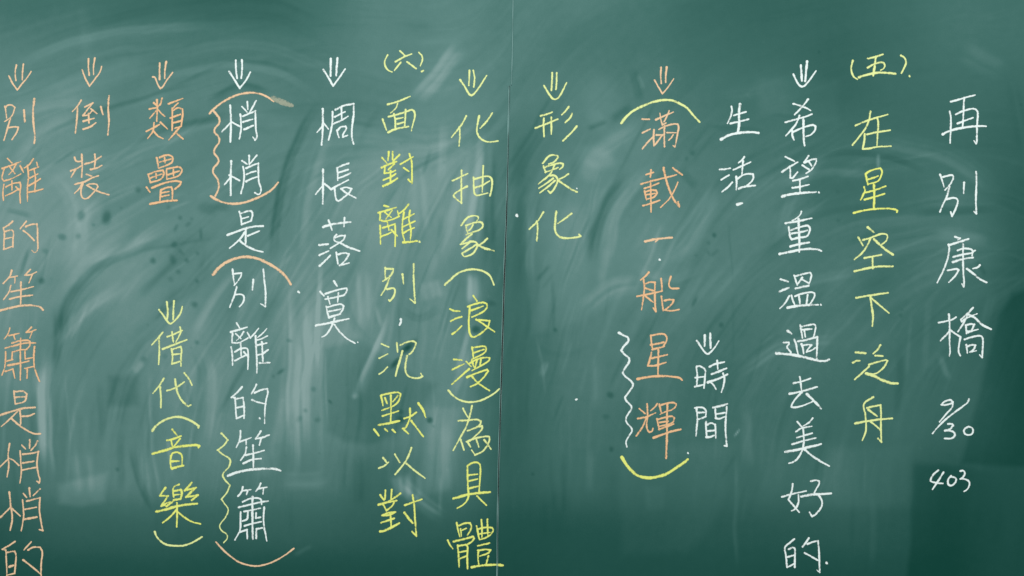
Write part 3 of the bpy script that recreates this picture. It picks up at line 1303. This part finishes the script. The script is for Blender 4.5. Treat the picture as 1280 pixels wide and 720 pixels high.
500 260 506 360 510 464
476 470 578 466 @22
的 w 270 465
260 150 220 196 156 254 190 256 196 340 198 400 206 464 250 446 284 430
206 268 270 256 280 330 282 400 280 464
200 360 276 342
404 126 380 176 354 218
388 208 450 180 514 168 518 200 500 290 490 380 486 514
364 280 420 302 498 318
. w 270 465
438 462 441 466 @20
笙 w 265 525
286 110 280 190 244 274
284 216 330 200 390 176
340 208 342 246 @18
488 114 438 186 500 176 572 150 @24
494 180 474 250
344 274 330 340 286 402
340 350 420 332 520 304
316 434 400 396 490 386
410 252 414 360 414 480
162 556 250 524 360 500 480 488 600 486 650 492 684 506 @28
簫 w 280 600
188 70 176 116 140 162
184 108 270 96 @18
236 110 226 146 @18
366 34 350 74 318 112
346 86 430 72
396 86 390 138 @18
190 218 260 186 330 180 370 196 376 244 @20
148 272 260 246 360 222 440 212 @22
204 314 280 300 364 282
286 170 284 300 286 450 288 590 @26
166 324 166 400 160 500 110 598
240 318 230 390 186 410
322 330 320 380 366 372
206 458 290 434 374 416
160 520 230 496 234 584
322 580 326 490 384 478
402 274 396 380 404 480 416 540 428 608 @20
~ y 260 530 190
64 44 94 76 76 100 46 124 70 144 104 168 100 200 70 240 80 264 104 290 90 324 64 356 80 380 96 404 84 440 56 480 64 504 90 524 90 544 74 562 @9
) o 260 530 190
38 560 80 604 140 650 190 668 240 672 300 656 360 624 406 590 @9
⇒ o 170 70
238 72 236 150 236 234
302 60 290 140 288 224
170 210 190 216 220 290 244 324 264 312 310 240 366 166 @18
類 o 165 110
220 150 240 170
300 104 284 160 256 190
176 210 250 196
250 120 252 220 248 332
246 224 180 300 @18
256 210 290 250 326 282 @18
144 434 200 406 276 364
222 348 210 430 158 504 @18
214 430 260 480 312 508 @18
286 344 356 410 @18
368 156 430 134 506 106
460 152 430 180 410 206 @16
404 206 404 320 402 424
410 226 460 200 504 212 508 260 500 320 492 384 430 402 @20
386 300 430 284 484 264 @24
410 350 490 330 @22
480 390 430 450 370 520
450 456 512 510
疊 o 165 180
248 140 260 200 264 240
280 134 340 112 390 118 410 150 390 190 270 242 @22
280 180 390 150
326 140 330 190
162 304 176 350 184 386
176 300 250 272 310 264 320 300 290 350 186 386 @22
186 340 300 300
240 300 244 340
344 262 350 350
350 250 420 236 470 230 496 256 484 300 440 330 350 352 @22
360 310 470 270
414 260 416 320
148 434 180 480
200 440 260 414 350 384 440 370 490 380 480 410 430 450 @22
290 460 284 520 280 570
300 456 350 436 396 432 406 470 404 556
300 490 370 476
296 526 370 510
186 600 260 586 350 570 450 564 @26
⇒ y 170 360
308 140 318 230 312 310 @22
380 132 374 230 372 316 @22
232 218 270 270 320 340 344 356 370 344 420 290 450 240 464 184
借 y 170 400
268 124 220 180 158 248
230 180 234 300 226 444
316 168 390 138 462 104
360 120 374 220 @20
440 74 448 120 400 220 @20
268 290 380 246 508 198 @24
356 290 366 360 360 440 410 424 456 408
370 292 448 266 456 300 450 380 450 460 @20
366 346 440 338 @20
代 y 170 455
278 146 230 220 170 292
242 234 250 340 248 434
312 266 400 236 482 180
392 156 400 220 430 320 480 390 524 422 548 410 @24
484 90 530 150 560 212
( y 170 455
166 666 190 630 250 580 330 544 420 528 500 546 570 580 626 620 624 634 @26
音 y 170 520
364 136 410 192
312 244 380 228 450 200 @24
350 240 364 300 @20
440 228 376 310 @20
168 376 280 346 400 310 520 296 600 290 632 300 626 316 @28
350 400 344 460 352 520 @20
350 400 370 370 420 364 456 390 462 440 460 490 @20
356 454 430 450 @24
364 524 410 510 474 496 @26
樂 y 170 600
294 78 240 156 320 160 260 250 340 220 @24
252 260 296 250
430 44 384 66 370 100 376 170 @20
380 110 450 96 460 130 446 190 @24
380 150 440 144 @20
380 200 440 190 @24
556 28 490 104 600 76 500 170 620 150 560 200 @24
306 262 400 190 @22
204 316 300 294 400 264 520 244 612 236 @28
410 230 412 350 408 468
400 304 340 370 268 426
420 320 490 376 560 416 644 438
) y 170 600
188 518 210 570 250 614 310 648 400 658 470 656 540 636 610 600 660 570
⇒ o 75 60
286 110 284 190 292 272 @20
348 102 336 180 336 268 @18
222 220 256 310 296 382 350 310 400 240 416 186 @18
倒 o 75 100
212 204 176 260 124 316 @18
176 270 168 400 154 528
250 270 328 230 280 290 230 356 280 350 320 310 @20
310 290 368 334 @20
236 412 340 384
286 340 290 430
234 492 300 470 360 428
410 270 430 344
490 162 482 280 490 420 478 548
裝 o 75 180
146 136 160 170 190 176 218 170
218 104 222 220 218 330
110 268 160 250 214 218
160 250 112 330
250 200 330 176 412 124
348 106 352 170 344 240
310 254 370 240 420 214
266 304 316 322
150 402 240 380 320 340 384 318
220 400 190 450 146 494 @18
230 400 212 450 216 520 240 546 280 540 340 480 380 430 366 404 300 400 266 414 @18
280 420 370 470 490 508
⇒ o 0 65
164 132 152 200 160 286 @18
234 122 226 200 224 278 @18
90 240 130 320 174 380 220 320 270 260 312 196 @18
別 o 0 110
50 186 60 240 66 300 @18
54 196 80 172 120 172 148 196 130 260 100 300 46 336 @18
104 306 80 390 40 522
80 400 140 388 184 392 170 440 120 516 @18
240 224 250 334 @24
344 112 332 240 336 360 350 500 342 552 @24
離 o 0 180
76 146 120 190 @18
26 244 110 216 206 176 @20
90 220 150 296 @18
160 206 130 260 90 306 @18
40 256 20 340 40 370 110 350 210 300 @18
120 370 120 460 @18
60 430 130 396 200 384 208 420 200 500 204 590 @18
40 404 30 480 36 564 @18
60 516 120 490 190 450 @18
160 430 190 460 @18
204 220 236 282
334 150 290 210 244 240 @18
276 216 286 320 276 440 276 572 @20
368 186 378 226 @18
300 264 390 230 @18
300 340 380 300 @18
284 420 350 384 404 348 @20
286 484 360 470 430 450 @20
344 260 356 340 350 480 @18
的 o 0 250
126 214 86 250 34 280 44 340 40 420 38 494 80 480 128 462 @20
52 316 110 300 134 320 130 400 130 470 @20
54 388 116 374 @18
264 214 204 286 @18
260 266 320 244 370 240 376 300 376 400 380 480 366 516 340 522 322 506 @20
236 308 290 350 342 404
笙 o 0 320
116 146 100 200 34 274 @20
96 216 174 200 @18
152 206 148 270 @16
304 136 250 190 300 190 366 160 @18
322 190 290 270 @18
110 296 90 360 36 436 @18
114 356 200 340 334 306 @20
98 430 200 406 326 392 @20
210 262 210 380 206 500 @20
0 546 100 520 220 496 330 494 400 510 430 538 @24
簫 o 0 400
98 82 80 140 44 188 @16
90 156 190 134 @16
140 156 150 196 @16
316 72 264 124 300 120 360 96 @18
320 120 300 180 @16
124 230 200 208 280 204 300 216 296 260 260 296 @20
54 280 150 256 250 232 356 230 @20
210 184 204 300 206 440 204 600 @20
58 318 56 400 46 480 20 550 @18
120 390 124 320 200 300 270 296 @18
60 412 130 396 @18
250 310 254 390 326 376 @18
80 454 190 434 290 410 @22
56 514 130 490 150 580 @18
272 580 274 490 250 484 340 464 @18
346 268 340 360 344 460 370 550 396 614 @20
是 o 0 470
140 150 146 220 152 280
160 156 230 152 268 180 256 240 236 260 156 280 @20
160 212 250 206
0 390 90 362 180 336 260 320 350 314 @24
200 350 208 420 206 480
180 350 110 420 16 504 @18
120 430 190 490 270 544 340 576 404 578
226 402 290 398 344 376
悄 o 0 540
96 116 82 220 88 340 70 450 @18
0 350 50 300 90 264 130 280 190 334 @18
202 190 208 300 214 400 200 510 @18
220 132 256 170 @18
300 80 296 160 @20
376 92 350 140 310 184 @20
228 222 310 214 384 196 370 320 384 420 400 480 392 508 370 492 @20
230 310 340 292 @20
228 380 290 366 360 354 @20
悄 o 0 600 120
70 92 80 180 92 290 76 376 @16
4 280 80 204 152 270 @15
170 150 178 260 170 330 160 380 @14
176 102 200 130 @14
220 62 226 124
300 68 250 116 @14
200 158 300 134 296 220 306 300 322 380 296 372 @14
190 220 274 204 @14
184 294 276 278 @18
的 o 0 600 120
112 462 70 490 18 520 44 526 48 600 52 690 50 730 @14
56 542 110 534 120 560 116 640 110 700 60 712 @14
72 650 100 640 @18
234 464 180 524 @12
212 524 250 504 300 504 318 540 310 620 308 700 310 730 @14
176 600 240 650 304 704
"""
KIND = {'⇒': ('chalk_arrow', 'double-shafted arrow pointing down'), '(': ('chalk_bracket', 'round opening bracket'),
        ')': ('chalk_bracket', 'round closing bracket'), '~': ('chalk_wavy_line', 'wavy emphasis line'),
        '.': ('chalk_dot', 'small dot'), ',': ('chalk_comma', 'comma'), '/': ('chalk_slash', 'date slash')}
COL = {'w': 'white', 'y': 'yellow', 'o': 'orange'}
cur = None; glyphs = []
for line in DATA.strip().splitlines():
    t = line.split()
    if t[1] in COL and not t[0].lstrip('-').isdigit() or t[0] in '9/304' and t[1] in COL:
        cur = (t[0], t[1], float(t[2]), float(t[3]), float(t[4]) if len(t) > 4 else 90.0, []); glyphs.append(cur); continue
    wd = None
    if t[-1][0] == '@': wd = float(t.pop()[1:])
    v = list(map(float, t)); pts = list(zip(v[0::2], v[1::2]))
    if wd is None: wd = 21.0 if cur[4] <= 90 else 21.0 * 90 / cur[4]
    cur[5].append((pts, wd))
for ch, c, ox, oy, size, st in glyphs:
    nm, what = KIND.get(ch, ('chalk_numeral', 'figure ' + ch) if ch.isdigit() else ('chalk_character', 'handwritten character ' + ch))
    mx = ox + np.mean([p[0] for s in st for p in s[0]]) * size / 720
    par, cx = (left, cxl) if mx < 636 else (right, cxr)
    o = glyph(nm, ox, oy, size, st, M[c.upper() if ch in '樂默對漫體音類疊輝載簫浪離具星船' and c != 'w' or (ch == ')' and abs(ox - 760) < 1) else c], par, cx)
    o['label'] = COL[c] + ' chalk ' + what
# the end of the first orange bracket, wiped out while it was still soft
o = glyph('chalk_smear', 255, 55, 120, [([(520, 410), (570, 428), (620, 448), (660, 462)], 46)], M_SMEAR, left, cxl)
o['label'] = 'pale smear where the end of an orange bracket was rubbed out'
print("glyphs", len(glyphs))
